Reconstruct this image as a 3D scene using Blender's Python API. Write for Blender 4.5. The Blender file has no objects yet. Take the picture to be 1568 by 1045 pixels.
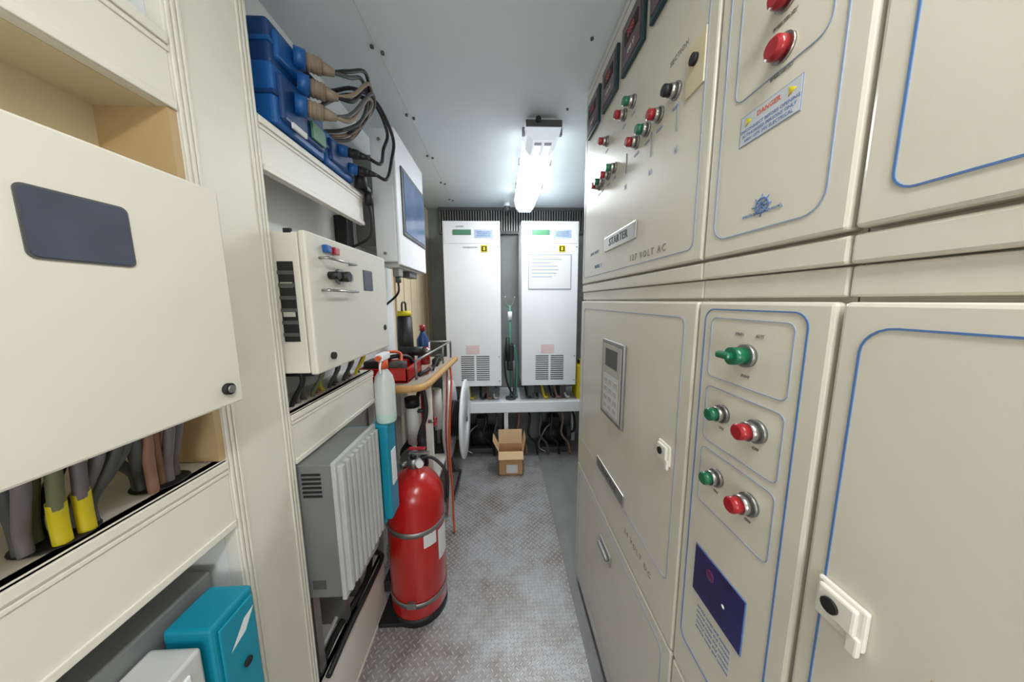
import bpy, bmesh, math, random
from mathutils import Vector, Matrix
random.seed(4)
scene=bpy.context.scene
scene.view_settings.view_transform='Standard'
COL=scene.collection

# ------------------------------------------------------------------ materials
def lin(c):
    c=c/255.0
    return c/12.92 if c<=0.04045 else ((c+0.055)/1.055)**2.4
def rgb(r,g,b): return (lin(r),lin(g),lin(b),1)
def mat(name,c,rough=.5,metal=0,var=.06,scale=6,bump=0,bscale=60,emis=None,es=0,trans=0,coat=0,dirt=None,dirt_amt=.0):
    m=bpy.data.materials.new(name); m.use_nodes=True
    nt=m.node_tree; N=nt.nodes; L=nt.links
    b=N['Principled BSDF']; col=rgb(*c)
    tc=N.new('ShaderNodeTexCoord'); nz=N.new('ShaderNodeTexNoise')
    nz.inputs['Scale'].default_value=scale; nz.inputs['Detail'].default_value=5
    L.new(tc.outputs['Object'],nz.inputs['Vector'])
    rp=N.new('ShaderNodeValToRGB'); rp.color_ramp.elements[0].position=.3; rp.color_ramp.elements[1].position=.7
    rp.color_ramp.elements[0].color=tuple(x*(1-var) for x in col[:3])+(1,)
    rp.color_ramp.elements[1].color=tuple(min(1,x*(1+var)) for x in col[:3])+(1,)
    L.new(nz.outputs['Fac'],rp.inputs['Fac'])
    out=rp.outputs['Color']
    if dirt:
        n2=N.new('ShaderNodeTexNoise'); n2.inputs['Scale'].default_value=3.1; n2.inputs['Detail'].default_value=9; n2.inputs['Roughness'].default_value=.7
        L.new(tc.outputs['Object'],n2.inputs['Vector'])
        r2=N.new('ShaderNodeValToRGB'); r2.color_ramp.elements[0].position=.5; r2.color_ramp.elements[1].position=.75
        r2.color_ramp.elements[1].color=(dirt_amt,)*3+(1,)
        L.new(n2.outputs['Fac'],r2.inputs['Fac'])
        mx=N.new('ShaderNodeMixRGB'); mx.inputs['Color2'].default_value=rgb(*dirt)
        L.new(r2.outputs['Color'],mx.inputs['Fac']); L.new(out,mx.inputs['Color1']); out=mx.outputs['Color']
    L.new(out,b.inputs['Base Color'])
    b.inputs['Roughness'].default_value=rough; b.inputs['Metallic'].default_value=metal
    if trans: b.inputs['Transmission Weight'].default_value=trans
    if coat: b.inputs['Coat Weight'].default_value=coat; b.inputs['Coat Roughness'].default_value=.15
    if emis:
        b.inputs['Emission Color'].default_value=rgb(*emis); b.inputs['Emission Strength'].default_value=es
    if bump:
        n3=N.new('ShaderNodeTexNoise'); n3.inputs['Scale'].default_value=bscale; n3.inputs['Detail'].default_value=3
        L.new(tc.outputs['Object'],n3.inputs['Vector'])
        bp=N.new('ShaderNodeBump'); bp.inputs['Strength'].default_value=bump; bp.inputs['Distance'].default_value=.002
        L.new(n3.outputs['Fac'],bp.inputs['Height']); L.new(bp.outputs['Normal'],b.inputs['Normal'])
    return m
CREAM=mat('cream_panel',(214,208,192),.36,var=.035,scale=2,coat=.25,dirt=(184,170,146),dirt_amt=.25)
CREAMD=mat('cream_shadow_gap',(96,88,74),.7)
FRAME=mat('frame_offwhite',(226,222,211),.42,var=.03,scale=3,dirt=(200,189,168),dirt_amt=.2)
COVER=mat('box_offwhite',(216,212,201),.4,var=.02,scale=3)
RECESS=mat('recess_cream',(212,199,166),.6,var=.03)
RECTAN=mat('recess_tan',(192,164,122),.6,var=.06)
WALLW=mat('wall_white',(222,224,223),.6,var=.03,scale=2)
TAN=mat('wall_tan',(212,194,164),.6,var=.06,scale=3)
CEIL=mat('ceiling_white',(216,225,228),.45,var=.03,scale=1.5)
DARKW=mat('wall_grey',(136,141,138),.7,var=.12)
WHITE=mat('rack_white',(236,238,242),.35,var=.02)
WGREY=mat('light_grey',(200,200,196),.5)
RIB=mat('heater_rib_grey',(184,186,184),.45)
HMI=mat('keypad_panel',(178,176,164),.5)
TEXT=mat('printed_text_grey',(128,124,116),.6)
GREY=mat('heater_grey',(124,126,126),.45,metal=.2,var=.08)
GREYD=mat('grey_dark',(84,86,86),.5,metal=.2)
SLOT=mat('slot_black',(22,22,24),.6)
BLACK=mat('black_rubber',(26,26,28),.5,var=.15)
BLUE=mat('blue_plastic',(24,88,156),.38,var=.06)
BLUED=mat('blue_dark_plastic',(20,60,116),.4,var=.06)
LINE=mat('blue_line',(82,116,168),.5)
LINEG=mat('grey_line',(140,155,180),.5)
TEAL=mat('teal_plastic',(8,134,160),.42,var=.06)
RED=mat('red_paint',(186,20,16),.28,var=.06,coat=.5)
REDB=mat('red_button',(160,24,34),.3,coat=.4)
GREENB=mat('green_button',(10,104,68),.3,coat=.4)
CHROME=mat('chrome',(190,188,182),.28,metal=1)
STEEL=mat('steel',(150,150,148),.4,metal=.8,var=.1)
SCREEN=mat('screen_glass',(72,78,94),.18,var=.15,scale=14)
MSCREEN=mat('monitor_glass',(96,116,152),.15,var=.2,scale=9)
METER=mat('meter_frame',(22,56,62),.3)
METERR=mat('meter_face',(92,62,70),.3,var=.5,scale=40)
WOOD=mat('wood_edge',(196,152,92),.5,var=.12,scale=22)
TABLE=mat('table_top',(170,160,146),.6,var=.1)
YEL=mat('yellow_tape',(214,196,30),.5)
PURPLE=mat('cable_mauve',(112,106,112),.5,var=.1)
OLIVE=mat('cable_olive',(112,116,82),.5,var=.1)
BROWN=mat('cable_brown',(146,110,90),.5,var=.1)
PLUG=mat('plug_beige',(140,124,106),.55,var=.1)
ORANGE=mat('orange_hose',(206,84,44),.5)
PAPER=mat('paper',(224,226,226),.7,var=.03)
LCD=mat('lcd_green',(84,136,106),.3,var=.1)
GPOLE=mat('pole_green',(60,140,116),.4)
LABELB=mat('label_blue',(172,188,214),.6,var=.15,scale=60)
PINK=mat('stamp_pink',(228,204,204),.7)
CARD=mat('cardboard',(198,156,112),.8,var=.08)
CARDI=mat('cardboard_inside',(216,184,142),.8)
PICT=mat('picture_print',(32,32,88),.3,var=.5,scale=14)
PICTR=mat('picture_red',(100,34,80),.3,var=.3,scale=30)
DANGER=mat('danger_label',(196,200,204),.5)
BOTTLE=mat('bottle_plastic',(222,228,226),.3,trans=.25)
FLUID=mat('bottle_fluid',(190,216,208),.3)
CONC=mat('floor_grey',(130,130,130),.55,var=.12,scale=5,dirt=(90,86,82),dirt_amt=.5)
FILLGLASS=mat('added_fill_glass',(235,240,245),.3,emis=(235,242,255),es=1.2)  # glowing pane of the invented rear door, part of the frontal fill
DIFF=mat('lamp_diffuser',(250,252,255),.4,emis=(240,248,255),es=9)
DIFFE=mat('lamp_clear_end',(218,226,230),.15,emis=(236,246,255),es=.45)
BAND=mat('lamp_end_reflector',(240,244,246),.4,emis=(236,246,255),es=.9)

def tread():
    m=bpy.data.materials.new('checker_plate'); m.use_nodes=True
    nt=m.node_tree; N=nt.nodes; L=nt.links; b=N['Principled BSDF']
    tc=N.new('ShaderNodeTexCoord'); sp=N.new('ShaderNodeSeparateXYZ'); L.new(tc.outputs['Object'],sp.inputs[0])
    def M(op,a,c=None,d=None):
        n=N.new('ShaderNodeMath'); n.operation=op
        for i,v in enumerate((a,c,d)):
            if v is None: continue
            if isinstance(v,(int,float)): n.inputs[i].default_value=v
            else: L.new(v,n.inputs[i])
        return n.outputs[0]
    k=28.0
    u=M('MULTIPLY',M('ADD',sp.outputs[0],sp.outputs[1]),k); v=M('MULTIPLY',M('SUBTRACT',sp.outputs[0],sp.outputs[1]),k)
    par=M('FLOORED_MODULO',M('ADD',M('FLOOR',u),M('FLOOR',v)),2.0)
    fu=M('SUBTRACT',M('FRACT',u),.5); fv=M('SUBTRACT',M('FRACT',v),.5)
    def ell(a,c): return M('SUBTRACT',1.0,M('ADD',M('POWER',M('ABSOLUTE',M('DIVIDE',a,.52)),2.0),M('POWER',M('ABSOLUTE',M('DIVIDE',c,.16)),2.0)))
    h=M('ADD',M('MULTIPLY',ell(fu,fv),par),M('MULTIPLY',ell(fv,fu),M('SUBTRACT',1.0,par)))
    h=M('MINIMUM',M('MAXIMUM',h,0.0),.5)
    bp=N.new('ShaderNodeBump'); bp.inputs['Strength'].default_value=1; bp.inputs['Distance'].default_value=.005
    L.new(h,bp.inputs['Height']); L.new(bp.outputs['Normal'],b.inputs['Normal'])
    nz=N.new('ShaderNodeTexNoise'); nz.inputs['Scale'].default_value=4; nz.inputs['Detail'].default_value=9; nz.inputs['Roughness'].default_value=.7
    L.new(tc.outputs['Object'],nz.inputs['Vector'])
    rp=N.new('ShaderNodeValToRGB'); e=rp.color_ramp.elements
    e[0].position=.34; e[0].color=rgb(134,124,116); e[1].position=.56; e[1].color=rgb(172,172,175)
    L.new(nz.outputs['Fac'],rp.inputs['Fac'])
    n2=N.new('ShaderNodeTexNoise'); n2.inputs['Scale'].default_value=38; n2.inputs['Detail'].default_value=6
    L.new(tc.outputs['Object'],n2.inputs['Vector'])
    r2=N.new('ShaderNodeValToRGB'); r2.color_ramp.elements[0].position=.35; r2.color_ramp.elements[0].color=(.76,.75,.74,1); r2.color_ramp.elements[1].position=.6
    L.new(n2.outputs['Fac'],r2.inputs['Fac'])
    ml=N.new('ShaderNodeMixRGB'); ml.blend_type='MULTIPLY'; ml.inputs['Fac'].default_value=.7; L.new(rp.outputs['Color'],ml.inputs['Color1']); L.new(r2.outputs['Color'],ml.inputs['Color2'])
    mx=N.new('ShaderNodeMixRGB'); mx.inputs['Color2'].default_value=rgb(218,218,219)
    L.new(M('MULTIPLY',h,1.1),mx.inputs['Fac']); L.new(ml.outputs['Color'],mx.inputs['Color1'])
    L.new(mx.outputs['Color'],b.inputs['Base Color'])
    b.inputs['Roughness'].default_value=.4; b.inputs['Metallic'].default_value=.25
    return m
TREAD=tread()

# ------------------------------------------------------------------ builder
class B:
    def __init__(s,name): s.name=name; s.bm=bmesh.new(); s.mats=[]
    def mi(s,m):
        if m not in s.mats: s.mats.append(m)
        return s.mats.index(m)
    def merge(s,t,m,M=None,smooth=False):
        i=s.mi(m); mp={}
        for v in t.verts: mp[v]=s.bm.verts.new((M@v.co) if M else v.co)
        for f in t.faces:
            try:
                nf=s.bm.faces.new([mp[v] for v in f.verts]); nf.material_index=i; nf.smooth=smooth
            except ValueError: pass
        t.free()
    def box(s,x0,x1,y0,y1,z0,z1,m,bev=0,seg=2,M=None):
        t=bmesh.new(); bmesh.ops.create_cube(t,size=1)
        sx,sy,sz=abs(x1-x0),abs(y1-y0),abs(z1-z0)
        for v in t.verts: v.co=Vector(((x0+x1)/2+v.co.x*sx,(y0+y1)/2+v.co.y*sy,(z0+z1)/2+v.co.z*sz))
        if bev: bmesh.ops.bevel(t,geom=list(t.edges),offset=min(bev,.45*min(sx,sy,sz)),segments=seg,affect='EDGES',profile=.5)
        s.merge(t,m,M); return s
    def cyl(s,p0,p1,r,m,seg=20,r2=None,smooth=True,bev=0):
        p0=Vector(p0);p1=Vector(p1); d=p1-p0; t=bmesh.new()
        bmesh.ops.create_cone(t,cap_ends=True,segments=seg,radius1=r,radius2=r if r2 is None else r2,depth=d.length)
        if bev:
            ed=[e for e in t.edges if all(len(v.link_edges)==3 for v in e.verts) and abs(e.verts[0].co.z-e.verts[1].co.z)<1e-6]
            bmesh.ops.bevel(t,geom=ed,offset=bev,segments=2,affect='EDGES')
        M=Matrix.Translation((p0+p1)/2)@d.to_track_quat('Z','Y').to_matrix().to_4x4()
        i=s.mi(m); mp={}
        for v in t.verts: mp[v]=s.bm.verts.new(M@v.co)
        for f in t.faces:
            nf=s.bm.faces.new([mp[v] for v in f.verts]); nf.material_index=i; nf.smooth=smooth and len(f.verts)<=4
        t.free(); return s
    def sph(s,c,r,m,sc=(1,1,1),seg=16):
        t=bmesh.new(); bmesh.ops.create_uvsphere(t,u_segments=seg,v_segments=seg//2+2,radius=r)
        s.merge(t,m,Matrix.Translation(c)@Matrix.Diagonal((*sc,1)),True); return s
    def lathe(s,prof,c,axis,m,seg=28,closed=False):
        q=Vector(axis).to_track_quat('Z','Y').to_matrix().to_4x4(); M=Matrix.Translation(c)@q
        i=s.mi(m); rings=[]
        for r,z in prof:
            rings.append([s.bm.verts.new(M@Vector((max(r,.0002)*math.cos(2*math.pi*k/seg),max(r,.0002)*math.sin(2*math.pi*k/seg),z))) for k in range(seg)])
        R=list(zip(rings,rings[1:]))
        if closed: R.append((rings[-1],rings[0]))
        for a,b in R:
            for k in range(seg):
                f=s.bm.faces.new((a[k],a[(k+1)%seg],b[(k+1)%seg],b[k])); f.material_index=i; f.smooth=True
        return s
    def tube(s,pts,r,m,seg=8,sub=6,smooth=True):
        P=[Vector(p) for p in pts]
        if smooth and len(P)>2:
            Q=[P[0]+(P[0]-P[1])]+P+[P[-1]+(P[-1]-P[-2])]; out=[]
            for i in range(1,len(Q)-2):
                for k in range(sub):
                    t=k/sub; a,b,c,d=Q[i-1],Q[i],Q[i+1],Q[i+2]
                    out.append(.5*((2*b)+(c-a)*t+(2*a-5*b+4*c-d)*t*t+(3*b-a-3*c+d)*t**3))
            out.append(P[-1]); P=out
        i=s.mi(m); rings=[]; n=None
        for k,p in enumerate(P):
            d=(P[min(k+1,len(P)-1)]-P[max(k-1,0)]).normalized()
            if n is None: n=d.orthogonal().normalized()
            n=(n-d*n.dot(d)); n=n.normalized() if n.length>1e-5 else d.orthogonal().normalized()
            bnm=d.cross(n)
            rings.append([s.bm.verts.new(p+(n*math.cos(2*math.pi*j/seg)+bnm*math.sin(2*math.pi*j/seg))*r) for j in range(seg)])
        for a,b in zip(rings,rings[1:]):
            for j in range(seg):
                f=s.bm.faces.new((a[j],a[(j+1)%seg],b[(j+1)%seg],b[j])); f.material_index=i; f.smooth=True
        for e in (rings[0][::-1],rings[-1]):
            f=s.bm.faces.new(e); f.material_index=i
        return s
    def ringx(s,x,y0,y1,z0,z1,rad,w,m,d=.0012,n=-1,seg=6):
        def loop(o):
            r=max(rad-o,.001); L=[]
            for cy,cz,a0 in ((y1-o-r,z1-o-r,0),(y0+o+r,z1-o-r,90),(y0+o+r,z0+o+r,180),(y1-o-r,z0+o+r,270)):
                for k in range(seg+1):
                    a=math.radians(a0+90*k/seg); L.append((cy+r*math.cos(a),cz+r*math.sin(a)))
            return L
        A=loop(0);C=loop(w); xx=x+n*d; i=s.mi(m)
        va=[s.bm.verts.new((xx,*p)) for p in A]; vc=[s.bm.verts.new((xx,*p)) for p in C]
        vb=[s.bm.verts.new((x,*p)) for p in A]; vd=[s.bm.verts.new((x,*p)) for p in C]
        K=len(A)
        for k in range(K):
            q=(k+1)%K
            for f4 in ((va[k],va[q],vc[q],vc[k]),(va[k],vb[k],vb[q],va[q]),(vc[k],vc[q],vd[q],vd[k])):
                f=s.bm.faces.new(f4); f.material_index=i
        return s
    def platex(s,x0,x1,y0,y1,z0,z1,rad,m,seg=5):
        L=[]
        for cy,cz,a0 in ((y1-rad,z1-rad,0),(y0+rad,z1-rad,90),(y0+rad,z0+rad,180),(y1-rad,z0+rad,270)):
            for k in range(seg+1):
                a=math.radians(a0+90*k/seg); L.append((cy+rad*math.cos(a),cz+rad*math.sin(a)))
        t=bmesh.new(); A=[t.verts.new((x0,*p)) for p in L]; C=[t.verts.new((x1,*p)) for p in L]; K=len(L)
        t.faces.new(A[::-1]); t.faces.new(C)
        for k in range(K): t.faces.new((A[k],A[(k+1)%K],C[(k+1)%K],C[k]))
        s.merge(t,m); return s
    def text(s,body,size,M,m,ext=.0006,sp=1.0):
        cu=bpy.data.curves.new('t','FONT'); cu.body=body; cu.size=size; cu.extrude=ext; cu.align_x='CENTER'; cu.align_y='CENTER'; cu.resolution_u=2; cu.space_character=sp
        o=bpy.data.objects.new('t',cu); COL.objects.link(o)
        dg=bpy.context.evaluated_depsgraph_get(); me=bpy.data.meshes.new_from_object(o.evaluated_get(dg))
        t=bmesh.new(); t.from_mesh(me); s.merge(t,m,M)
        bpy.data.objects.remove(o); bpy.data.curves.remove(cu); bpy.data.meshes.remove(me); return s
    def done(s,parent=None):
        bmesh.ops.recalc_face_normals(s.bm,faces=s.bm.faces)
        me=bpy.data.meshes.new(s.name); s.bm.to_mesh(me); s.bm.free()
        for m in s.mats: me.materials.append(m)
        o=bpy.data.objects.new(s.name,me); COL.objects.link(o)
        if parent: o.parent=parent
        return o
def TR(x,y,z): return Matrix.Translation((x,y,z))@Matrix(((0,0,-1,0),(-1,0,0,0),(0,1,0,0),(0,0,0,1)))
def TL(x,y,z): return Matrix.Translation((x,y,z))@Matrix(((0,0,1,0),(1,0,0,0),(0,1,0,0),(0,0,0,1)))
def TF(x,y,z): return Matrix.Translation((x,y,z))@Matrix(((1,0,0,0),(0,0,-1,0),(0,1,0,0),(0,0,0,1)))

# ------------------------------------------------------------------ room shell
B('floor').box(-.85,1.15,-1.7,3.4,-.1,-.004,CONC).done()
B('trim_checker_plate').box(-.75,.36,-1.6,2.83,-.004,0,TREAD).done()
B('ceiling').box(-.85,1.15,-1.7,3.4,2.5,2.6,CEIL).done()
b=B('trim_ceiling_seam'); b.box(-.454,-.451,-1.6,3.2,2.4990,2.5005,WGREY)
for y in (.5,.88,1.27,1.68,2.11,2.55,2.95):
    for dy in (-.014,.014): b.cyl((-.452+dy,y+dy,2.492),(-.452+dy,y+dy,2.5005),.007,GREYD,10)
for y in (1.2,1.6,2.2): b.cyl((.34,y,2.494),(.34,y,2.5),.006,GREYD,10)
b.done()
b=B('wall_left'); b.box(-.85,-.75,-1.7,2.12,0,2.5,WALLW); b.box(-.85,-.75,2.12,3.4,0,2.5,TAN); b.done()
b=B('trim_wall_slats')
for k in range(6): b.box(-.751,-.735,2.16+k*.18,2.32+k*.18,.9,2.48,TAN,.004)
b.done()
B('wall_right').box(1.05,1.15,-1.7,3.4,0,2.5,WALLW).done()
B('wall_far').box(-.75,1.05,3.22,3.4,0,2.5,DARKW).done()
B('wall_rear').box(-.75,1.05,-1.7,-1.6,0,2.5,WALLW).done()
b=B('added_door_1'); b.box(-.5,.4,-1.598,-1.57,.02,2.1,FRAME,.006); b.box(-.4,.3,-1.572,-1.56,.9,1.95,FILLGLASS,.003); b.cyl((.33,-1.57,1.0),(.33,-1.52,1.0),.012,STEEL); b.cyl((.33,-1.52,1.0),(.22,-1.52,1.0),.01,STEEL); b.done()  # unseen door with glowing pane, added to carry the fill light
b=B('ventilation_grille')
b.box(-.62,.95,3.17,3.219,2.24,2.27,GREYD); b.box(-.62,.95,3.17,3.219,2.47,2.5,GREYD); b.box(-.62,.95,3.205,3.219,2.26,2.48,SLOT)
for k in range(60): b.box(-.61+k*.026,-.60+k*.026,3.18,3.219,2.26,2.48,STEEL)
b.done()

# ------------------------------------------------------------------ ceiling lights
def lamp(y0,y1,xc=.228):
    b=B('fluorescent_ceiling_light'); w=.086
    b.box(xc-w,xc+w,y0,y1,2.44,2.485,WGREY,.012,3)
    b.box(xc-.05,xc+.05,y0+.15,y0+.2,2.48,2.5,STEEL); b.box(xc-.05,xc+.05,y1-.2,y1-.15,2.48,2.5,STEEL)
    pr=[(-w-.008,2.45),(-w+.004,2.40),(-w*.62,2.368),(w*.62,2.368),(w-.004,2.40),(w+.008,2.45)]
    for ya,yb,m in ((y0+.16,y1-.06,DIFF),(y0-.012,y0+.16,DIFFE),(y1-.06,y1+.012,DIFFE)):
        t=bmesh.new(); A=[t.verts.new((xc+p[0],ya,p[1])) for p in pr]; C=[t.verts.new((xc+p[0],yb,p[1])) for p in pr]
        for k in range(6): t.faces.new((A[k],A[(k+1)%6],C[(k+1)%6],C[k]))
        t.faces.new(A[::-1]); t.faces.new(C); b.merge(t,m)
    for y in (y0+.06,y0+.4,y0+.8,y1-.08):
        for sx in (-1,1): b.box(xc+sx*(w+.004),xc+sx*(w+.02),y-.012,y+.012,2.425,2.462,STEEL,.003)
    for sx in (-1,1):
        b.box(xc+sx*.026-.016,xc+sx*.026+.016,y0+.03,y0+.15,2.3655,2.369,BAND,.001)
        b.box(xc+sx*.026-.018,xc+sx*.026+.018,y0+.012,y0+.035,2.364,2.369,STEEL,.001)
    b.box(xc-.092,xc+.092,y0-.018,y0-.011,2.43,2.462,GREYD,.002)
    b.cyl((xc-.03,y0-.03,2.46),(xc-.03,y0,2.46),.014,BLACK,12)
    return b.done()
lamp(1.64,2.86); lamp(-.95,.27)
def area(n,loc,rot,sx,sy,p,c=(.95,.98,1)):
    l=bpy.data.lights.new(n,'AREA'); l.shape='RECTANGLE'; l.size=sx; l.size_y=sy; l.energy=p; l.color=c
    o=bpy.data.objects.new(n,l); o.location=loc; o.rotation_euler=rot; COL.objects.link(o); return o
area('ceiling_tube_glow',(.228,2.31,2.362),(0,0,0),.10,.94,12,(.95,.99,1))
area('ceiling_tube_glow_rear',(.228,-.34,2.362),(0,0,0),.10,1.0,11.5,(1,.98,.94))
area('added_front_fill',(-.05,-1.55,1.42),(math.radians(100),0,0),.7,1.05,16,(1,.99,.97))  # added frontal fill from behind the camera to even out the room

# ------------------------------------------------------------------ right switchboard
W=.405
def button(b,y,z,m,r=.011,d=.03,x=W):
    b.cyl((x,y,z),(x-.006,y,z),r*1.45,STEEL,20); b.cyl((x-.006,y,z),(x-d*.55,y,z),r*1.2,CHROME,20,r*1.15)
    b.cyl((x-d*.5,y,z),(x-d,y,z),r,m,20,bev=.002)
def locksq(b,y,z):
    b.box(W-.007,W,y-.026,y+.026,z-.026,z+.026,FRAME,.003); b.box(W-.013,W-.006,y-.02,y+.02,z-.012,z+.022,FRAME,.003)
    b.cyl((W-.013,y+.004,z+.004),(W-.016,y+.004,z+.004),.009,SLOT,16); b.box(W-.011,W-.004,y-.024,y-.012,z-.034,z-.01,FRAME,.002)
def meter(b,y0,y1):
    b.box(W-.012,W,y0,y1,2.265,2.405,METER,.004); b.box(W-.0135,W-.011,y0+.014,y1-.014,2.279,2.391,METERR)
    b.box(W-.015,W-.013,y0+.03,y1-.03,2.335,2.370,SLOT); b.text('888',.03,TR(W-.0152,(y0+y1)/2,2.352),RED); b.text('440 V',.02,TR(W-.0138,(y0+y1)/2,2.305),WGREY)
def badge(b,y0,y1,z0,z1,txt):
    b.box(W-.006,W,y0,y1,z0,z1,CHROME,.003); b.text(txt,(z1-z0)*.7,TR(W-.0065,(y0+y1)/2,(z0+z1)/2),GREYD,sp=1.1)
def column(y0,y1,lowsplit):
    b=B('electrical_switchboard_cabinet')
    b.box(.43,1.0,y0,y1,.0,2.495,CREAMD)
    b.box(.428,.432,y0,y1,.0,2.495,CREAM)
    g=.0022
    b.box(W,.43,y0+g,y1-g,1.639,2.493,CREAM,.005)
    b.box(W+.003,.43,y0,y1,1.600,1.634,CREAM,.004)
    b.box(W+.008,.43,y0,y1,1.562,1.598,CREAM,.003)
    b.box(W,.43,y0+g,y1-g,lowsplit,1.556,CREAM,.005)
    b.box(W,.43,y0+g,y1-g,.05,lowsplit-.006,CREAM,.005)
    b.box(W+.02,.43,y0,y1,0,.05,GREYD)
    return b
b=column(.60,1.49,.71)
b.ringx(W,.63,1.46,1.665,2.46,.02,.0018,LINEG)
for y0,y1 in ((1.275,1.425),(1.09,1.235),(.90,1.05),(.715,.865)): meter(b,y0,y1)
for y,z,m in ((1.19,2.15,REDB),(1.03,2.15,REDB),(.965,2.15,GREENB),
              (1.265,2.02,REDB),(1.225,2.02,GREENB),(1.16,2.02,REDB),(1.10,2.02,GREENB),(.93,2.02,REDB),(.865,2.02,GREENB),(.80,2.02,REDB),(.73,2.03,BLACK)):
    button(b,y,z,m,.0125,.034)
    b.box(W-.001,W,y-.014,y+.014,z-.036,z-.03,LINEG)
b.box(W-.004,W,.632,.692,1.985,2.085,RECESS,.002); b.cyl((W-.004,.662,2.045),(W-.012,.662,2.045),.011,SLOT,16)
b.text('SECTION',.015,TR(W-.0005,.73,2.105),TEXT,sp=1.2)
for y,z in ((1.0,1.92),(.84,1.90),(.72,1.90)):
    b.text('H',.020,TR(W-.0005,y,z),LINEG); b.tube([(W-.001,y,z+.04),(W-.001,y,z+.10)],.001,LINEG,6,smooth=False)
badge(b,.90,1.17,1.742,1.795,'STARTER')
b.text('127 VOLT AC',.026,TR(W-.0005,.84,1.688),TEXT,sp=1.4); b.text('PANEL 1',.020,TR(W-.0005,1.25,1.70),LINE,sp=1.2)
b.text('MAIN  SUPPLY',.018,TR(W-.0005,1.30,1.76),LINEG)
b.ringx(W,.64,1.43,.86,1.522,.02,.0018,LINEG)
b.box(W-.012,W,.93,1.13,1.125,1.415,STEEL,.004); b.box(W-.0135,W-.011,.945,1.115,1.14,1.40,HMI)
b.box(W-.0145,W-.013,.975,1.085,1.32,1.385,GREYD); b.box(W-.0141,W-.013,.96,1.10,1.15,1.29,WGREY)
for r in range(4):
    for c in range(3): b.box(W-.0147,W-.013,.97+c*.045,1.0+c*.045,1.162+r*.032,1.18+r*.032,HMI,.001)
locksq(b,.68,1.185)
badge(b,.90,1.17,.868,.912,'CONTROL')
b.text('24 VOLT DC',.024,TR(W-.0005,.80,.80),TEXT,sp=1.4)
b.box(W-.006,W,.985,1.10,.555,.60,CHROME,.003); b.box(W-.02,W-.006,.995,1.09,.57,.585,STEEL,.004)
b.ringx(W,.64,1.45,.09,.67,.02,.0018,LINEG)
b.done()
b=column(.3445,.598,.71)
b.ringx(W,.374,.572,1.668,2.46,.03,.002,LINEG); b.ringx(W,.392,.545,1.885,2.45,.02,.0015,LINEG)
for y,z in ((.458,1.912),(.461,1.980)):
    b.cyl((W,y,z),(W-.004,y,z),.0185,CHROME,28); b.cyl((W-.004,y,z),(W-.020,y,z),.0155,REDB,28,.0148,bev=.003)
    b.text('EMERGENCY',.0065,TR(W-.0005,y,z-.030),TEXT)
b.box(W-.0008,W,.422,.526,1.811,1.858,LINEG); b.box(W-.0012,W,.4235,.5245,1.8125,1.8565,DANGER)
for k in range(3): b.text(('440V 127V 24V ELECTRICAL','AUTHORISED PERSONS ONLY','DISCONNECT BEFORE OPENING')[k],.0068,TR(W-.0013,.474,1.818+k*.0075),LINE,.0002)
b.text('DANGER',.010,TR(W-.0013,.474,1.8475),ORANGE,.0003)
for yy in (.438,.511): b.lathe([(0,0),(.0075,0),(.007,.0006),(0,.0006)],(W-.0012,yy,1.846),(-1,0,0),YEL,3)
yc,zc=.469,1.704
def ring(b,c,R,r,m,seg=20):
    b.lathe([(R-r,-.0006),(R+r,-.0006),(R+r,.0006),(R-r,.0006)],c,(-1,0,0),m,seg,closed=True)
ring(b,(W-.0008,yc,zc),.011,.0012,LINE); ring(b,(W-.0008,yc,zc),.004,.0008,LINE)
for k in range(8):
    a=k*math.pi/4; b.tube([(W-.001,yc,zc),(W-.001,yc+.017*math.cos(a),zc+.017*math.sin(a))],.0008,LINE,6,smooth=False)
b.text('marine switchboards',.0085,TR(W-.0005,yc,zc-.009),LINEG)
for z0,z1 in ((1.413,1.527),(1.285,1.395),(1.152,1.27)): b.ringx(W,.392,.556,z0,z1,.012,.0013,LINEG)
b.ringx(W,.375,.575,.80,1.543,.022,.0022,LINE)
yc,zc=.467,1.468
b.cyl((W,yc,zc),(W-.008,yc,zc),.019,STEEL,24); b.cyl((W-.008,yc,zc),(W-.03,yc,zc),.0145,GREENB,20)
b.box(W-.040,W-.026,yc-.006,yc+.024,zc-.006,zc+.006,GREENB,.004)
for s_,t in ((.02,'MAN'),(-.02,'AUT')): b.text(t,.008,TR(W-.0005,yc+s_,zc+.034),TEXT)
b.text('PUMP',.007,TR(W-.0005,yc,zc-.035),TEXT)
for z in (1.352,1.226):
    button(b,.508,z,GREENB,.0115,.03); button(b,.434,z,REDB,.013,.036)
    b.text('ON',.007,TR(W-.0005,.508,z-.028),TEXT); b.text('OFF',.007,TR(W-.0005,.434,z-.03),TEXT)
b.box(W-.002,W,.4185,.5465,.9505,1.0575,LINE,.001); b.box(W-.003,W,.42,.545,.952,1.056,PICT,.001)
b.lathe([(0,0),(.011,0),(.010,.0008),(0,.0008)],(W-.003,.50,1.025),(-1,0,0),PICTR,18); b.lathe([(0,0),(.004,0),(0,.0008)],(W-.004,.462,1.0),(-1,0,0),PAPER,14)
for k in range(5): b.text('service notes and contact',.0085,TR(W-.0005,.485,.88+k*.012),LINE,.0002)
b.ringx(W,.375,.575,.09,.67,.022,.0022,LINE)
b.done()
b=column(-1.0,.3425,.55)
b.ringx(W,-.3,.312,1.668,2.46,.02,.0022,LINE)
b.ringx(W,-.3,.318,.62,1.53,.03,.0022,LINE)
locksq(b,.294,1.19)
b.box(W-.0006,W,.195,.222,1.198,1.2,RECTAN)
b.done()

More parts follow.
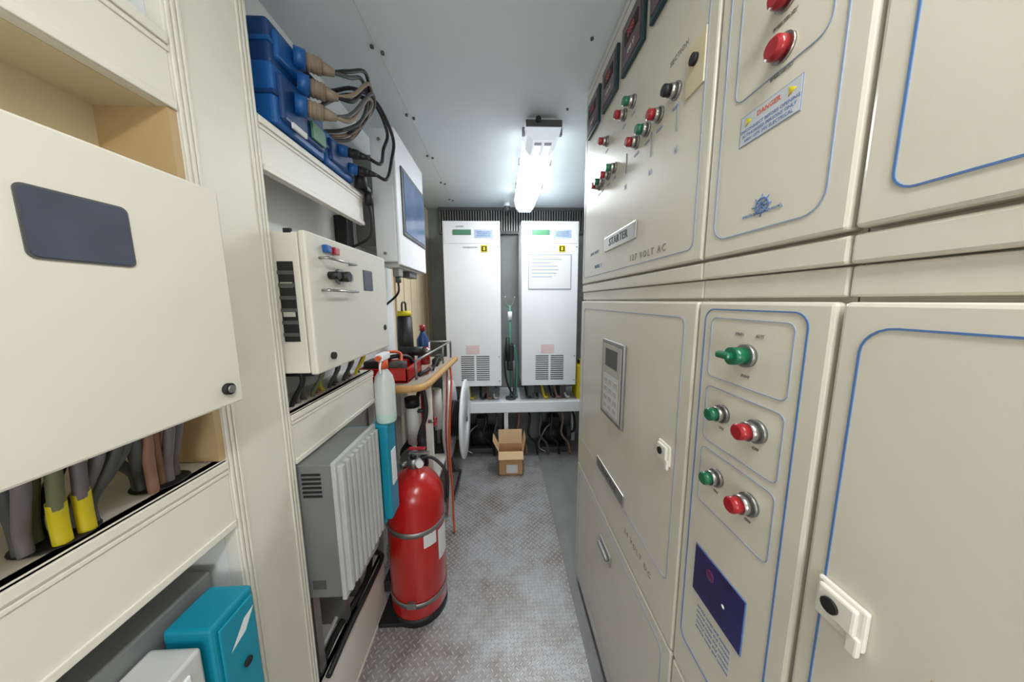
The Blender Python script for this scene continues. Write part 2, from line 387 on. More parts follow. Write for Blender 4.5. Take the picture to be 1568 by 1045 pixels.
# ------------------------------------------------------------------ left rack frame
X=-.61
b=B('equipment_rack_frame')
def post(y0,y1):
    b.box(-.64,X,y0,y1,0,2.498,FRAME,.002)
    for yy in (y0+.004,y1-.034):
        for k in range(3): b.box(X,X+.004,yy+k*.011,yy+.007+k*.011,0,2.498,FRAME,.0018)
post(.64,.845)
def ledge(y0,y1,z0,z1,m=FRAME):
    b.box(-.75,X,y0,y1,z1-.02,z1,m,.001); b.box(X-.02,X,y0,y1,z0,z1,FRAME,.002)
    b.box(X,X+.005,y0,y1,z1-.022,z1-.004,FRAME,.002); b.box(X,X+.003,y0,y1,z1-.034,z1-.027,FRAME,.001); b.box(X,X+.005,y0,y1,z0,z0+.016,FRAME,.002)
ledge(-.6,.64,1.92,2.054); b.box(-.75,X-.02,-.6,.64,1.92,1.93,RECESS)
ledge(.845,1.42,1.90,2.036)
ledge(.845,1.40,1.085,1.24)
ledge(.845,1.38,0,.30)
ledge(-.6,.64,1.054,1.218)
ledge(-.6,.64,.3,.42)
b.box(-.749,-.742,-.6,.64,1.2,1.93,RECESS); b.box(-.75,-.61,.625,.64,1.22,1.92,RECTAN)
b.box(-.75,-.64,.64,.845,0,2.49,WALLW)
for y,rx in ((.42,.03),(.555,.036)):
    b.lathe([(.001,0),(.036,0),(.040,.0015),(.036,.003),(.001,.003)],(-.655,y,1.2185),(0,0,1),SLOT,24)
RF=b.done()

# ------------------------------------------------------------------ near junction box
b=B('junction_box_cover')
b.box(-.515,-.50,-.2,.578,1.372,1.756,COVER,.004)
b.box(-.738,-.515,-.2,.562,1.38,1.75,COVER,.003)
b.platex(-.503,-.4985,.342,.438,1.608,1.686,.008,GREYD); b.platex(-.5,-.4975,.3445,.4355,1.6105,1.6835,.007,SCREEN)
b.cyl((-.50,.545,1.404),(-.493,.545,1.404),.0105,SLOT,20); b.cyl((-.493,.545,1.404),(-.490,.545,1.404),.007,STEEL,16)
b.box(-.56,-.54,.54,.556,1.748,1.754,SLOT)
b.done()
b=B('power_cable_bundle')
def cab(x,y,x2,y2,m,tape=None,r=.0076):
    mx,my=(x+x2)/2,(y+y2)/2
    b.tube([(x,y,1.385),(x+.002,y,1.34),(mx,my,1.29),(x2,y2,1.25),(x2,y2,1.2)],r,m,10)
    if tape: b.tube([(mx*.8+x2*.2,my*.8+y2*.2,1.288),(x2,y2,1.25),(x2,y2,1.219)],r*1.22,tape,10)
for i,(x,y,x2,y2,m,t) in enumerate([(-.60,.392,-.630,.408,OLIVE,YEL),(-.60,.415,-.628,.432,PURPLE,YEL),(-.63,.37,-.66,.39,GREYD,None),(-.60,.365,-.65,.388,PURPLE,None),(-.60,.437,-.65,.442,PURPLE,None),
    (-.62,.455,-.66,.442,BLACK,None),(-.60,.458,-.64,.447,GREYD,None),(-.63,.42,-.68,.42,BLACK,None),(-.60,.497,-.635,.525,BROWN,None),(-.61,.515,-.645,.548,BROWN,None),(-.60,.532,-.64,.556,PURPLE,None),(-.605,.551,-.65,.576,PURPLE,None),(-.63,.50,-.68,.545,BLACK,None),(-.60,.480,-.66,.528,GREYD,None),(-.63,.54,-.68,.565,BROWN,None),
    (-.64,.40,-.67,.41,OLIVE,None),(-.64,.47,-.67,.53,GREYD,None),(-.60,.47,-.65,.455,GREYD,None)]):
    cab(x,y,x2,y2,m,t)
b.done(RF)
b=B('battery_charger')
b.box(-.645,-.555,.505,.600,.42,.945,TEAL,.006); b.box(-.655,-.565,.12,.495,.42,.925,WGREY,.005); b.box(-.738,-.66,.1,.62,.42,.962,GREY,.004)
b.box(-.555,-.549,.515,.592,.62,.93,TEAL,.004); b.cyl((-.549,.56,.80),(-.545,.56,.80),.009,SLOT,14)
b.box(-.567,-.561,.15,.47,.45,.90,WHITE,.003)
for k in range(5): b.box(-.562,-.5595,.2,.42,.66+k*.02,.666+k*.02,SLOT)
t=bmesh.new()
vs=[t.verts.new(p) for p in ((-.5485,.53,.86),(-.5485,.565,.90),(-.5485,.590,.905),(-.5485,.565,.87))]; t.faces.new(vs); b.merge(t,PAPER)
b.done()

# ------------------------------------------------------------------ second control box
b=B('electrical_control_box')
b.box(-.748,-.545,.850,1.392,1.358,1.748,COVER,.003)
b.box(-.542,-.52,.846,1.397,1.354,1.752,COVER,.006)
b.box(-.604,-.562,.8475,.8505,1.45,1.67,SLOT,.001)
for k in range(6): b.box(-.604,-.562,.845,.848,1.465+k*.034,1.475+k*.034,GREYD)
for z in (1.52,1.60): b.box(-.599,-.567,.846,.849,z,z+.014,HMI)
for z in (1.686,1.594):
    b.tube([(-.52,.90,z),(-.495,.90,z),(-.495,1.07,z),(-.52,1.07,z)],.004,CHROME,8,smooth=False)
b.cyl((-.52,.995,1.64),(-.51,.995,1.64),.024,STEEL,24); b.cyl((-.51,.995,1.64),(-.484,.995,1.64),.016,BLACK,20)
b.cyl((-.52,.945,1.64),(-.49,.945,1.64),.012,BLACK,16); b.cyl((-.52,1.04,1.64),(-.50,1.04,1.64),.014,STEEL,16)
b.box(-.52,-.505,.917,.945,1.705,1.727,BLUE,.003); b.box(-.52,-.505,.962,.99,1.705,1.727,REDB,.003)
b.platex(-.522,-.5185,1.17,1.25,1.602,1.68,.005,GREYD); b.platex(-.52,-.5175,1.173,1.247,1.605,1.677,.004,SCREEN)
b.cyl((-.52,.925,1.396),(-.512,.925,1.396),.011,SLOT,18); b.cyl((-.52,1.35,1.446),(-.516,1.35,1.446),.012,SLOT,14)
b.box(-.58,-.56,.85,.857,1.745,1.757,SLOT)
b.done()
b=B('control_cable_bundle')
for k in range(14):
    y=.89+k*.034; m=(BLACK,PURPLE,GREYD,OLIVE,BROWN,YEL,GREYD)[k%7]
    b.tube([(-.6-.02*(k%3),y,1.37),(-.6-.02*(k%3),y+.005,1.32),(-.64-.01*(k%3),y+.015,1.26),(-.65,y+.02,1.236)],.007,m,8)
b.box(-.70,-.565,.89,1.36,1.34,1.354,SLOT)
b.done(RF)

# ------------------------------------------------------------------ blue power distribution boxes
b=B('power_distribution_box')
def unit(y0,y1,z0,z1,x1,m1,m2):
    b.box(-.74,x1,y0,y1,z0,z1,m1,.012,3); b.box(-.735,x1+.012,y0+.015,y1-.015,z0+.02,z1-.02,m2,.010,3)
    b.box(-.735,x1+.004,y0-.004,y1+.004,(z0+z1)/2-.006,(z0+z1)/2+.006,m2,.002)
unit(.915,1.06,2.20,2.315,-.61,BLUED,BLUE)
unit(.90,1.13,2.04,2.20,-.60,BLUE,BLUED)
unit(1.135,1.33,2.04,2.155,-.60,BLUE,BLUED)
b.box(-.586,-.578,1.03,1.10,2.07,2.12,LCD,.002); b.box(-.586,-.58,.94,1.0,2.05,2.065,PAPER)
def plug(p,d,r,m,L=.07):
    p=Vector(p); d=Vector(d).normalized()
    b.cyl(p,p+d*.03,r*1.25,BLUE,18); b.cyl(p+d*.03,p+d*L,r,m,18); b.cyl(p+d*L,p+d*(L+.035),r*.85,m,14,r*.45)
    for k in range(3): b.cyl(p+d*(.036+k*.011),p+d*(.041+k*.011),r*1.08,m,18)
    return p+d*(L+.03)
ps=[]
for p,r,m in (((-.60,1.0,2.275),.022,PLUG),((-.595,1.0,2.205),.023,PLUG),((-.59,.97,2.13),.022,PLUG),((-.595,1.21,2.12),.016,BLACK),((-.595,1.28,2.085),.016,BLACK)):
    ps.append(plug(p,(.8,.5,-.05),r,m))
for i,p in enumerate(ps[:3]):
    for j in range(2):
        q=Vector(p); o=.018*j
        b.tube([q,q+Vector((.03,.05,.02+o)),(-.49+o,1.20+.02*i,2.35-.02*i+o),(-.50,1.27+.02*i+o,2.33),(-.52,1.25+o,2.24),(-.57,1.20+.03*i,2.18),(-.61,1.15+.03*i,2.15)],.0062,(GREYD,BLACK,PLUG)[(i+j)%3],8)
q=ps[3]; b.tube([q,q+Vector((.03,.05,0)),(-.49,1.38,2.20),(-.48,1.41,2.28),(-.5,1.34,2.35),(-.54,1.22,2.31),(-.58,1.14,2.24),(-.60,1.1,2.19)],.007,BLACK,8)
q=ps[4]; b.tube([q,q+Vector((.03,.04,0)),(-.475,1.43,2.18),(-.47,1.45,2.28),(-.5,1.37,2.37),(-.54,1.25,2.35),(-.59,1.15,2.28),(-.61,1.05,2.28)],.007,BLACK,8)
b.done()
b=B('cable_connector')
b.cyl((-.585,1.36,2.037),(-.585,1.36,2.11),.024,BLACK,16); b.cyl((-.585,1.43,1.99),(-.585,1.43,2.06),.018,BLACK,14)
b.box(-.60,-.57,1.36,1.43,2.037,2.06,BLACK,.006); b.tube([(-.585,1.43,2.0),(-.58,1.435,1.93),(-.60,1.44,1.85),(-.70,1.44,1.8),(-.740,1.45,1.78)],.006,BLACK,8)
b.box(-.749,-.69,1.43,1.49,1.74,1.95,BLACK,.006)
b.done()

# ------------------------------------------------------------------ monitor cabinet
b=B('monitor_cabinet')
b.box(-.62,-.515,1.56,2.07,1.76,2.38,WHITE,.006); b.box(-.515,-.50,1.555,2.075,1.745,2.385,WHITE,.006)
b.box(-.749,-.62,1.65,1.98,1.85,2.30,STEEL)
b.box(-.503,-.492,1.62,2.06,1.90,2.24,GREYD,.006); b.box(-.493,-.4895,1.64,2.04,1.92,2.22,MSCREEN)
b.box(-.60,-.52,1.60,2.05,1.735,1.76,WGREY,.004); b.box(-.57,-.53,1.63,1.68,1.69,1.74,STEEL,.006); b.cyl((-.55,1.655,1.66),(-.55,1.655,1.69),.015,GREYD,14)
b.box(-.585,-.53,1.80,1.95,1.70,1.735,GREYD,.004)
for z in (1.80,2.33): b.cyl((-.575,1.562,z),(-.575,1.556,z),.008,STEEL,12)
b.tube([(-.55,1.655,1.665),(-.56,1.66,1.60),(-.66,1.70,1.52),(-.735,1.72,1.40)],.006,BLACK)
b.done()

# ------------------------------------------------------------------ ribbed unit
b=B('ribbed_power_inverter')
b.box(-.748,-.512,.850,1.125,.625,1.080,GREY,.006)
b.box(-.512,-.498,.846,1.135,.62,1.085,RIB,.003)
for k in range(9): b.box(-.50,-.484,.858+k*.031,.876+k*.031,.64,1.068,RIB,.003)
for k in range(6): b.box(-.60,-.545,.847,.8505,.975+k*.014,.981+k*.014,SLOT)
b.box(-.60,-.56,.848,.851,.66,.69,GREYD)
b.box(-.74,-.62,.87,.90,.30,.625,STEEL); b.box(-.74,-.62,1.04,1.07,.30,.625,STEEL)
b.done()
b=B('teal_charger_unit')
b.box(-.748,-.485,1.145,1.20,.64,1.05,TEAL,.006); b.box(-.53,-.458,1.145,1.235,.66,1.072,TEAL,.008); b.box(-.461,-.455,1.17,1.215,.80,.95,PAPER,.001)
b.box(-.74,-.63,1.15,1.18,.30,.64,STEEL)
b.done()
b=B('spray_bottle'); cx,cy,cz=-.474,1.190,1.0725; k_=1.12
b.lathe([(0,0),(.032*k_,0),(.035*k_,.006),(.035*k_,.04)],(cx,cy,cz),(0,0,1),FLUID,24)
b.lathe([(.035*k_,.04),(.035*k_,.16),(.030*k_,.19),(.014,.22),(.012,.238)],(cx,cy,cz),(0,0,1),BOTTLE,24)
b.cyl((cx,cy,cz+.222),(cx,cy,cz+.256),.019,ORANGE,18)
b.box(cx-.016,cx+.014,cy-.035,cy+.045,cz+.255,cz+.284,WHITE,.006); b.cyl((cx,cy-.032,cz+.27),(cx,cy-.052,cz+.27),.010,ORANGE,12)
b.tube([(cx,cy-.02,cz+.256),(cx,cy-.034,cz+.232),(cx,cy-.03,cz+.205)],.004,WHITE)
b.done()
b=B('floor_cable_run')
b.tube([(-.59,.86,.318),(-.595,1.0,.315),(-.59,1.2,.318),(-.60,1.34,.312),(-.66,1.37,.31)],.010,BLACK,10)
b.tube([(-.63,.86,.312),(-.64,1.0,.312),(-.62,1.2,.312),(-.65,1.33,.35),(-.66,1.34,.5),(-.7,1.33,.66)],.012,BLACK,10)
b.tube([(-.66,.9,.315),(-.66,1.05,.33),(-.64,1.12,.42),(-.66,1.1,.6),(-.68,1.1,.62)],.008,WGREY,8)
b.tube([(-.595,1.10,.45),(-.60,1.2,.43),(-.60,1.30,.44),(-.68,1.34,.47)],.012,WGREY,8)
b.done(RF)

# ------------------------------------------------------------------ extinguisher
b=B('fire_extinguisher'); cx,cy,r=-.437,1.388,.138
b.lathe([(0,.02),(r*.93,.02),(r,.05),(r,.585),(r*.985,.615),(r*.93,.648),(r*.82,.68),(r*.64,.708),(r*.4,.726),(.035,.734),(.03,.75),(0,.75)],(cx,cy,0),(0,0,1),RED,40)
b.lathe([(r*.94,0),(r*1.0,0),(r*1.0,.04),(r*.94,.04)],(cx,cy,0),(0,0,1),BLACK,40,closed=True)
b.cyl((cx,cy,.745),(cx,cy,.80),.024,STEEL,18); b.cyl((cx,cy,.80),(cx,cy,.825),.016,BLACK,14)
b.box(cx-.02,cx+.08,cy-.012,cy+.012,.818,.83,STEEL,.003); b.box(cx-.02,cx+.06,cy-.012,cy+.012,.843,.852,REDB,.003)
b.cyl((cx+.02,cy,.78),(cx+.04,cy-.03,.78),.018,WHITE,18); b.cyl((cx-.03,cy,.77),(cx-.06,cy-.02,.77),.012,STEEL,12)
for z in (.50,.13):
    b.lathe([(r*1.004,-.014),(r*1.022,-.014),(r*1.022,.014),(r*1.004,.014)],(cx,cy,z),(.06,-.08,1),STEEL,40,closed=True)
b.box(cx-.02,cx+.02,cy-r-.016,cy-r+.002,.12,.15,STEEL,.003)
i=b.mi(PAPER)
for a0,a1,z0,z1 in ((-62,-35,.41,.49),(-30,5,.30,.46)):
    vs=[]
    for k in range(9):
        a=math.radians(a0+(a1-a0)*k/8); vs.append([b.bm.verts.new((cx+r*1.006*math.cos(a),cy+r*1.006*math.sin(a),z)) for z in (z0,z1)])
    for p,q in zip(vs,vs[1:]):
        f=b.bm.faces.new((p[0],q[0],q[1],p[1])); f.material_index=i; f.smooth=True
b.tube([(cx+.02,cy+.02,.78),(cx+.08,cy+.05,.77),(cx+.148,cy+.04,.70),(cx+.155,cy+.03,.6),(cx+.152,cy+.03,.56)],.008,BLACK,10)
b.box(cx-.17,cx-.03,cy-.13,cy+.15,0.0,.02,BLACK,.003)  # black base plate, also painting in the large dark shadow beside the tank
b.box(-.605,cx-r*.98,cy-.04,cy+.06,.10,.16,BLACK,.003)
b.done()

# ------------------------------------------------------------------ workbench with clutter
b=B('workbench')
t=bmesh.new(); out=[(-.745,1.44),(-.55,1.42)]
for k in range(9):
    a=math.radians(-90+90*k/8); out.append((-.48+.10*math.cos(a),1.52+.10*math.sin(a)))
out+=[(-.34,2.2),(-.745,2.2)]
A=[t.verts.new((x,y,1.12)) for x,y in out]; C=[t.verts.new((x,y,1.15)) for x,y in out]
t.faces.new(A[::-1]); t.faces.new(C)
for k in range(len(A)): t.faces.new((A[k],A[(k+1)%len(A)],C[(k+1)%len(A)],C[k]))
b.merge(t,TABLE)
b.tube([(x,y,1.135) for x,y in out[1:-1]],.019,WOOD,8,smooth=False)
for x,y in ((-.72,1.62),(-.42,1.66),(-.72,2.03),(-.39,2.03)): b.box(x-.018,x+.018,y-.018,y+.018,0,1.12,FRAME,.003)
b.box(-.73,-.40,1.60,2.04,.45,.47,WGREY,.003)
b.tube([(-.45,1.55,1.15),(-.45,1.55,1.25),(-.40,1.7,1.27),(-.37,2.16,1.27),(-.37,2.16,1.15)],.007,STEEL,8,smooth=False)
b.tube([(-.37,2.16,1.27),(-.60,2.17,1.27),(-.60,2.17,1.15)],.006,STEEL,8,smooth=False)
b.tube([(-.385,1.95,1.15),(-.385,1.95,1.268)],.006,STEEL,8,smooth=False)
WB=b.done()
b=B('red_tool_tray')
b.box(-.73,-.47,1.48,1.74,1.151,1.165,RED,.003)
for a in ((-.73,-.715,1.48,1.74),(-.485,-.47,1.48,1.74),(-.73,-.47,1.48,1.495),(-.73,-.47,1.725,1.74)): b.box(*a,1.151,1.225,RED,.004)
b.box(-.70,-.60,1.50,1.60,1.17,1.26,BLACK,.01); b.tube([(-.66,1.62,1.18),(-.60,1.60,1.26),(-.52,1.66,1.25),(-.5,1.7,1.18)],.012,BLACK); b.box(-.58,-.5,1.52,1.58,1.17,1.25,GREYD,.008)
b.tube([(-.70,1.65,1.2),(-.62,1.55,1.29),(-.55,1.62,1.28),(-.52,1.5,1.2)],.008,ORANGE)
b.done()
b=B('cordless_drill')
b.cyl((-.61,1.82,1.26),(-.47,1.80,1.26),.028,BLACK,16); b.cyl((-.47,1.80,1.26),(-.43,1.795,1.26),.016,STEEL,12); b.box(-.60,-.56,1.79,1.84,1.17,1.25,RED,.01); b.box(-.62,-.53,1.78,1.86,1.155,1.185,BLACK,.008)
b.done()
b=B('work_flask')
b.cyl((-.62,1.94,1.151),(-.62,1.94,1.47),.052,BLACK,20,.045,bev=.006)
b.cyl((-.62,1.94,1.47),(-.62,1.94,1.50),.046,YEL,20,.040); b.tube([(-.62,1.90,1.50),(-.62,1.91,1.55),(-.62,1.97,1.55),(-.62,1.98,1.50)],.006,BLACK)
b.done()
b=B('solvent_bottle'); b.lathe([(0,0),(.04,0),(.042,.01),(.042,.15),(.018,.19),(.015,.21),(0,.21)],(-.54,2.06,1.151),(0,0,1),BLUED,20); b.cyl((-.54,2.06,1.361),(-.54,2.06,1.40),.02,REDB,16); b.box(-.499,-.497,2.04,2.08,1.2,1.28,PAPER); b.done()
b=B('grease_can'); b.lathe([(0,0),(.03,0),(.03,.10),(.026,.11),(0,.11)],(-.50,1.95,1.151),(0,0,1),RED,20); b.lathe([(.027,.1),(.032,.1),(.032,.106),(.027,.106)],(-.50,1.95,1.151),(0,0,1),STEEL,20,closed=True); b.done()
b=B('hand_tool_pile')
b.tube([(-.44,2.02,1.16),(-.43,1.92,1.165),(-.42,1.84,1.16)],.006,STEEL)
b.cyl((-.42,1.66,1.165),(-.43,1.74,1.165),.012,RED,12); b.cyl((-.43,1.74,1.165),(-.435,1.84,1.165),.004,STEEL,8)
b.cyl((-.45,1.60,1.163),(-.41,1.68,1.175),.010,BLACK,12); b.box(-.44,-.40,1.86,1.92,1.151,1.2,BLACK,.01); b.box(-.46,-.42,2.04,2.10,1.151,1.19,GREYD,.006)
b.tube([(-.40,1.72,1.16),(-.39,1.8,1.21),(-.40,1.9,1.2),(-.41,2.0,1.17),(-.42,2.1,1.16)],.006,BLACK)
b.done()
b=B('water_pump_assembly')
b.cyl((-.56,1.75,.62),(-.56,1.98,.62),.075,BLACK,24,bev=.01); b.box(-.63,-.49,1.78,1.95,.471,.56,GREYD,.006)
b.cyl((-.56,1.70,.62),(-.56,1.75,.62),.055,STEEL,20)
b.cyl((-.50,1.62,.76),(-.50,1.62,.98),.034,WGREY,20,bev=.006); b.cyl((-.50,1.62,.98),(-.50,1.62,1.03),.04,BLACK,20)
b.cyl((-.46,1.78,.78),(-.46,1.78,1.02),.036,RED,20,bev=.006); b.cyl((-.46,1.78,1.02),(-.46,1.78,1.06),.03,STEEL,20)
b.cyl((-.44,1.95,.70),(-.44,1.95,.98),.035,WGREY,20,bev=.006)
for k,p in enumerate(([(-.50,1.62,.76),(-.50,1.64,.62),(-.52,1.70,.60)],[(-.46,1.78,.80),(-.46,1.86,.74),(-.44,1.95,.74)],[(-.56,1.86,.69),(-.55,1.86,.9),(-.5,1.88,1.08),(-.5,2.0,1.09)],[(-.50,1.62,.95),(-.44,1.62,.95),(-.42,1.70,.9),(-.42,1.74,.7),(-.45,1.72,.5)],[(-.44,1.62,1.1),(-.42,1.60,.95),(-.46,1.58,.8),(-.43,1.6,.65),(-.5,1.65,.55)])):
    b.tube(p,.012,(WHITE,STEEL,BLACK,BLACK,BLACK)[k],10)
b.tube([(-.42,1.64,.88),(-.38,1.64,.88)],.01,STEEL,smooth=False); b.lathe([(.022,-.004),(.03,-.004),(.03,.004),(.022,.004)],(-.38,1.64,.88),(1,0,0),REDB,16,closed=True); b.box(-.382,-.378,1.615,1.665,.877,.883,REDB)
b.tube([(-.66,1.66,.472),(-.66,1.66,1.118)],.016,WHITE,smooth=False); b.tube([(-.66,2.0,.472),(-.66,2.0,1.118)],.016,WHITE,smooth=False)
b.box(-.72,-.62,1.80,1.92,.85,1.05,FRAME,.006)
b.done(WB)
b=B('orange_air_hose')
b.tube([(-.36,2.06,1.11),(-.345,2.0,1.0),(-.35,1.93,.8),(-.355,1.9,.55),(-.345,1.9,.3),(-.34,1.88,.1),(-.33,1.84,.008)],.007,ORANGE,8)
b.tube([(-.37,2.0,1.11),(-.365,1.93,.95),(-.37,1.88,.7),(-.36,1.86,.4),(-.38,1.9,.15),(-.40,1.97,.02)],.005,REDB,8)
b.done(WB)
b=B('cable_reel'); c=(-.305,2.375,.60)
b.lathe([(.05,-.012),(.30,-.012),(.318,-.006),(.32,.004),(.31,.012),(.05,.012)],c,(1,0,0),WHITE,44,closed=True)
b.lathe([(.05,-.012),(.30,-.012),(.318,-.006),(.32,.004),(.31,.012),(.05,.012)],(c[0]-.12,c[1],c[2]),(1,0,0),WHITE,44,closed=True)
b.cyl((c[0]-.12,c[1],c[2]),c,.13,BLACK,28)
for k in range(6):
    b.lathe([(.13,-.008),(.15,0),(.13,.008)],(c[0]-.105+k*.018,c[1],c[2]),(1,0,0),BLACK,28)
b.cyl((c[0]-.15,c[1],c[2]),(c[0]+.02,c[1],c[2]),.03,STEEL,16)
b.tube([(c[0]-.145,c[1]-.2,0.012),(c[0]-.145,c[1],c[2]),(c[0]-.145,c[1]+.2,.012)],.012,STEEL,8,smooth=False)
b.tube([(c[0]-.145,c[1]-.2,.012),(c[0]-.08,c[1]-.2,.012),(c[0]-.08,c[1]+.2,.012),(c[0]-.145,c[1]+.2,.012)],.012,STEEL,8,smooth=False)
b.done()

# ------------------------------------------------------------------ far bench and racks
b=B('support_bench')
b.box(-.72,.83,2.72,3.2,.575,.612,WHITE,.004); b.box(-.72,.83,2.70,2.73,.51,.612,WHITE,.004)
for x in (-.7,.04,.79):
    b.box(x-.02,x+.02,2.735,2.775,0,.58,WHITE,.003); b.box(x-.02,x+.02,3.14,3.18,0,.58,WHITE,.003)
SB=b.done()
def rack(x0,x1,paper):
    b=B('battery_charger_cabinet'); w=x1-x0; F=2.70
    b.box(x0,x1,F+.02,3.14,.77,2.25,WHITE,.004); b.box(x0+.002,x1-.002,F,F+.02,.772,2.248,WHITE,.005)
    for x in (x0+.10,x1-.10): b.box(x-.03,x+.03,2.80,3.1,.613,.772,GREYD,.003)
    b.box(x0+.012,x1-.012,F-.003,F,2.06,2.235,WHITE,.003)
    b.box(x0+.09,x0+.25,F-.006,F-.002,2.13,2.175,LCD,.002); b.box(x0+.28,x0+.44,F-.005,F-.002,2.105,2.175,LABELB,.001)
    for k in range(3): b.box(x0+.30,x0+.42,F-.0056,F-.004,2.12+k*.016,2.125+k*.016,LINE)
    b.text('CHARGER',.016,TF(x0+.15,F-.004,2.20),TEXT); b.text('POWER SYSTEM',.018,TF(x0+.24,F-.002,2.025),TEXT)
    b.box(x0+.33,x0+.39,F-.003,F,1.985,2.045,YEL,.001); b.box(x0+.338,x0+.382,F-.004,F,1.993,2.037,SLOT,.001); b.box(x0+.35,x0+.37,F-.005,F,2.0,2.03,YEL)
    b.box(x0+.18,x0+.30,F-.002,F,1.08,1.16,PINK); b.text('TEST',.03,TF(x0+.24,F-.0025,1.12),PINK)
    for c in (0,1):
        for k in range(12): b.box(x0+.13+c*.14,x0+.25+c*.14,F-.002,F+.001,.83+k*.020,.839+k*.020,GREYD)
    for z in (.82,2.03,1.05): b.cyl((x1-.02,F-.004,z),(x1-.02,F,z),.006,STEEL,10)
    for k in range(6):
        x=x0+.05+k*.072+random.uniform(-.02,.02); m=(BLACK,GREYD,YEL,BLACK,BROWN,WGREY)[k]; r=random.uniform(.007,.013)
        b.tube([(x,2.92,.775),(x+.01,2.84,.69),(x+.02,2.78,.64),(x+.05,2.79,.630),(x+.06,2.9,.630)],r,m,8)
    if paper:
        b.box(x0+.06,x0+.445,F-.004,F,1.66,1.965,LINEG); b.box(x0+.066,x0+.439,F-.005,F,1.666,1.959,PAPER)
        for k in range(6): b.box(x0+.09,x0+.25+.12*random.random(),F-.0056,F,1.92-k*.03,1.924-k*.03,LINE)
    return b.done()
rack(-.50,.0,False); rack(.187,.697,True)
b=B('cables')
for k in range(8):
    x=-.2+k*.11; b.tube([(x,3.0,.575),(x+.04,2.85,.40),(x+.02,2.80,.25),(x+.10,2.84,.12),(x+.12,2.84,.01)],.011,(BLACK,GREYD,BLACK,BROWN)[k%4],8)
b.done(SB)
b=B('hand_pump')
b.cyl((.085,2.80,.613),(.085,2.80,1.52),.010,GPOLE,12); b.tube([(.04,2.80,1.60),(.05,2.80,1.54),(.085,2.80,1.50),(.12,2.80,1.54),(.13,2.80,1.60)],.008,STEEL,8)
b.cyl((.085,2.80,1.38),(.085,2.80,1.46),.02,WHITE,12); b.cyl((.085,2.80,.613),(.085,2.80,.63),.05,GREYD,20)
b.box(.05,.12,2.76,2.84,.90,1.16,BLACK,.015); b.cyl((.06,2.76,1.22),(.06,2.76,1.0),.02,BLACK,14); b.cyl((.12,2.77,.625),(.12,2.77,1.0),.016,GREYD,12)
b.tube([(.05,2.76,1.2),(.03,2.75,1.0),(.05,2.75,.8),(.10,2.76,.68),(.14,2.79,.63)],.009,BLACK,8); b.tube([(.12,2.76,1.15),(.15,2.76,.95),(.14,2.76,.75),(.15,2.78,.63)],.007,GPOLE,8)
b.done()
B('yellow_jerrycan').box(.72,.81,2.76,2.95,.613,.95,YEL,.02,3).cyl((.765,2.85,.95),(.765,2.85,.98),.02,BLACK,14).tube([(.765,2.79,.94),(.765,2.79,.99),(.765,2.83,.99)],.01,YEL).done()
def machine(n,x,y):
    b=B(n)
    b.cyl((x-.15,y,.16),(x+.12,y,.16),.11,BLACK,24,bev=.015); b.cyl((x+.12,y,.16),(x+.17,y,.16),.08,GREYD,20)
    for k in range(10): b.lathe([(.108,-.003),(.122,0),(.108,.003)],(x-.12+k*.024,y,.16),(1,0,0),BLACK,24)
    b.box(x-.14,x+.12,y-.1,y+.1,0,.05,GREYD,.006); b.box(x-.07,x+.05,y-.06,y+.06,.25,.36,BLACK,.01)
    b.tube([(x+.17,y,.16),(x+.22,y,.2),(x+.22,y+.05,.35),(x+.15,y+.1,.45)],.014,BLACK,8); b.tube([(x-.05,y-.08,.3),(x-.12,y-.13,.25),(x-.18,y-.12,.08),(x-.1,y-.14,.02)],.009,STEEL,8)
    return b.done()
machine('electric_pump',-.20,3.0); machine('electric_pump',.55,3.0)
b=B('cardboard_box'); x0,x1,y0,y1,h=-.035,.185,2.50,2.66,.225
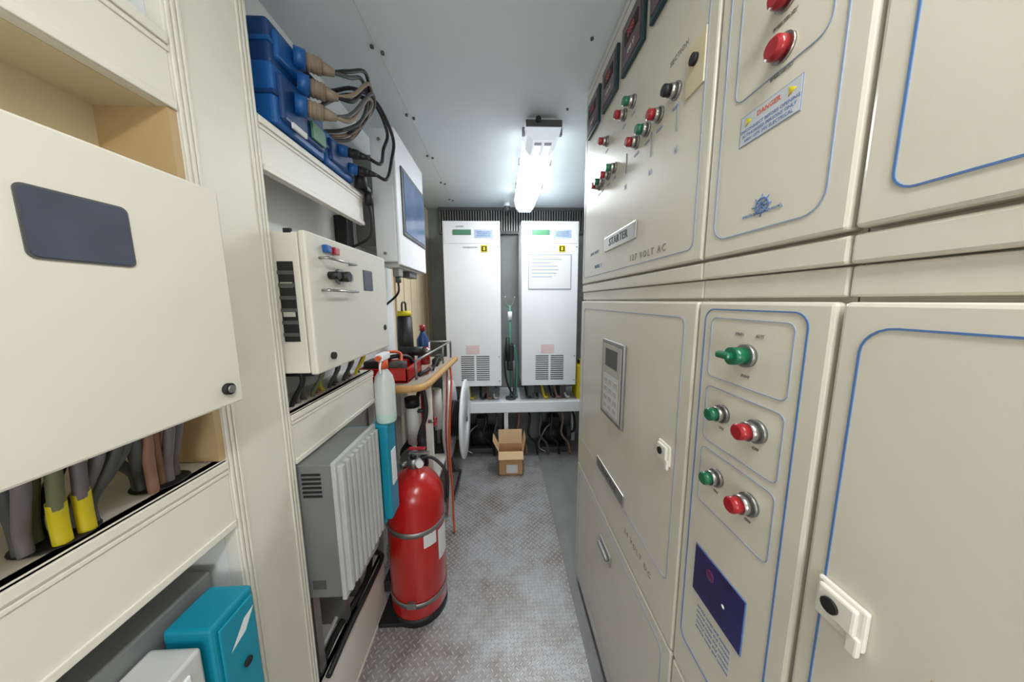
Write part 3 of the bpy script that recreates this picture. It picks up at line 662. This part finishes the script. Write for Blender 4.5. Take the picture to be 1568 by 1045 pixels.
for a in ((x0,x1,y0,y0+.004),(x0,x1,y1-.004,y1),(x0,x0+.004,y0,y1),(x1-.004,x1,y0,y1)): b.box(*a,0,h,CARD)
b.box(x0,x1,y0,y1,0,.004,CARD)
def flap(p,q,d):
    t=bmesh.new(); p=Vector(p);q=Vector(q);d=Vector(d); n=(q-p).cross(d).normalized()*.003
    a=[t.verts.new(v) for v in (p,q,q+d,p+d)]; c=[t.verts.new(v+n) for v in (p,q,q+d,p+d)]
    t.faces.new(a); t.faces.new(c[::-1])
    for k in range(4): t.faces.new((a[k],a[(k+1)%4],c[(k+1)%4],c[k]))
    b.merge(t,CARDI)
flap((x0,y1,h),(x1,y1,h),(0,.02,.13)); flap((x0,y0,h),(x0,y1,h),(-.05,0,.10)); flap((x1,y0,h),(x1,y1,h),(.02,0,.12)); flap((x0,y0,h),(x1,y0,h),(0,-.05,-.05))
b.box(x0+.07,x0+.17,y0-.002,y0,.02,.10,PAPER); b.box(x0+.1,x0+.14,y0-.001,y0,0,.22,WOOD)
b.done()
B('security_camera').cyl((.07,3.0,2.45),(.07,3.0,2.5),.03,WHITE,18).sph((.07,3.0,2.445),.032,GREYD).done()

# ------------------------------------------------------------------ camera
cam=bpy.data.cameras.new('camera'); cam.sensor_width=36; cam.lens=36*470.978/1620; cam.clip_start=.01
co=bpy.data.objects.new('camera',cam); COL.objects.link(co); scene.camera=co
p,yw,ro=.134242,.03674,-.006158
f=Vector((math.sin(yw)*math.cos(p),math.cos(yw)*math.cos(p),-math.sin(p))); r=Vector((math.cos(yw),-math.sin(yw),0)); u=r.cross(f)
r2=r*math.cos(ro)+u*math.sin(ro); u2=-r*math.sin(ro)+u*math.cos(ro)
M=Matrix((( r2.x,u2.x,-f.x,0),(r2.y,u2.y,-f.y,0),(r2.z,u2.z,-f.z,1.56),(0,0,0,1))); co.matrix_world=M
w=bpy.data.worlds.new('World'); scene.world=w; w.use_nodes=True; w.node_tree.nodes['Background'].inputs[0].default_value=(.6,.65,.7,1); w.node_tree.nodes['Background'].inputs[1].default_value=.3
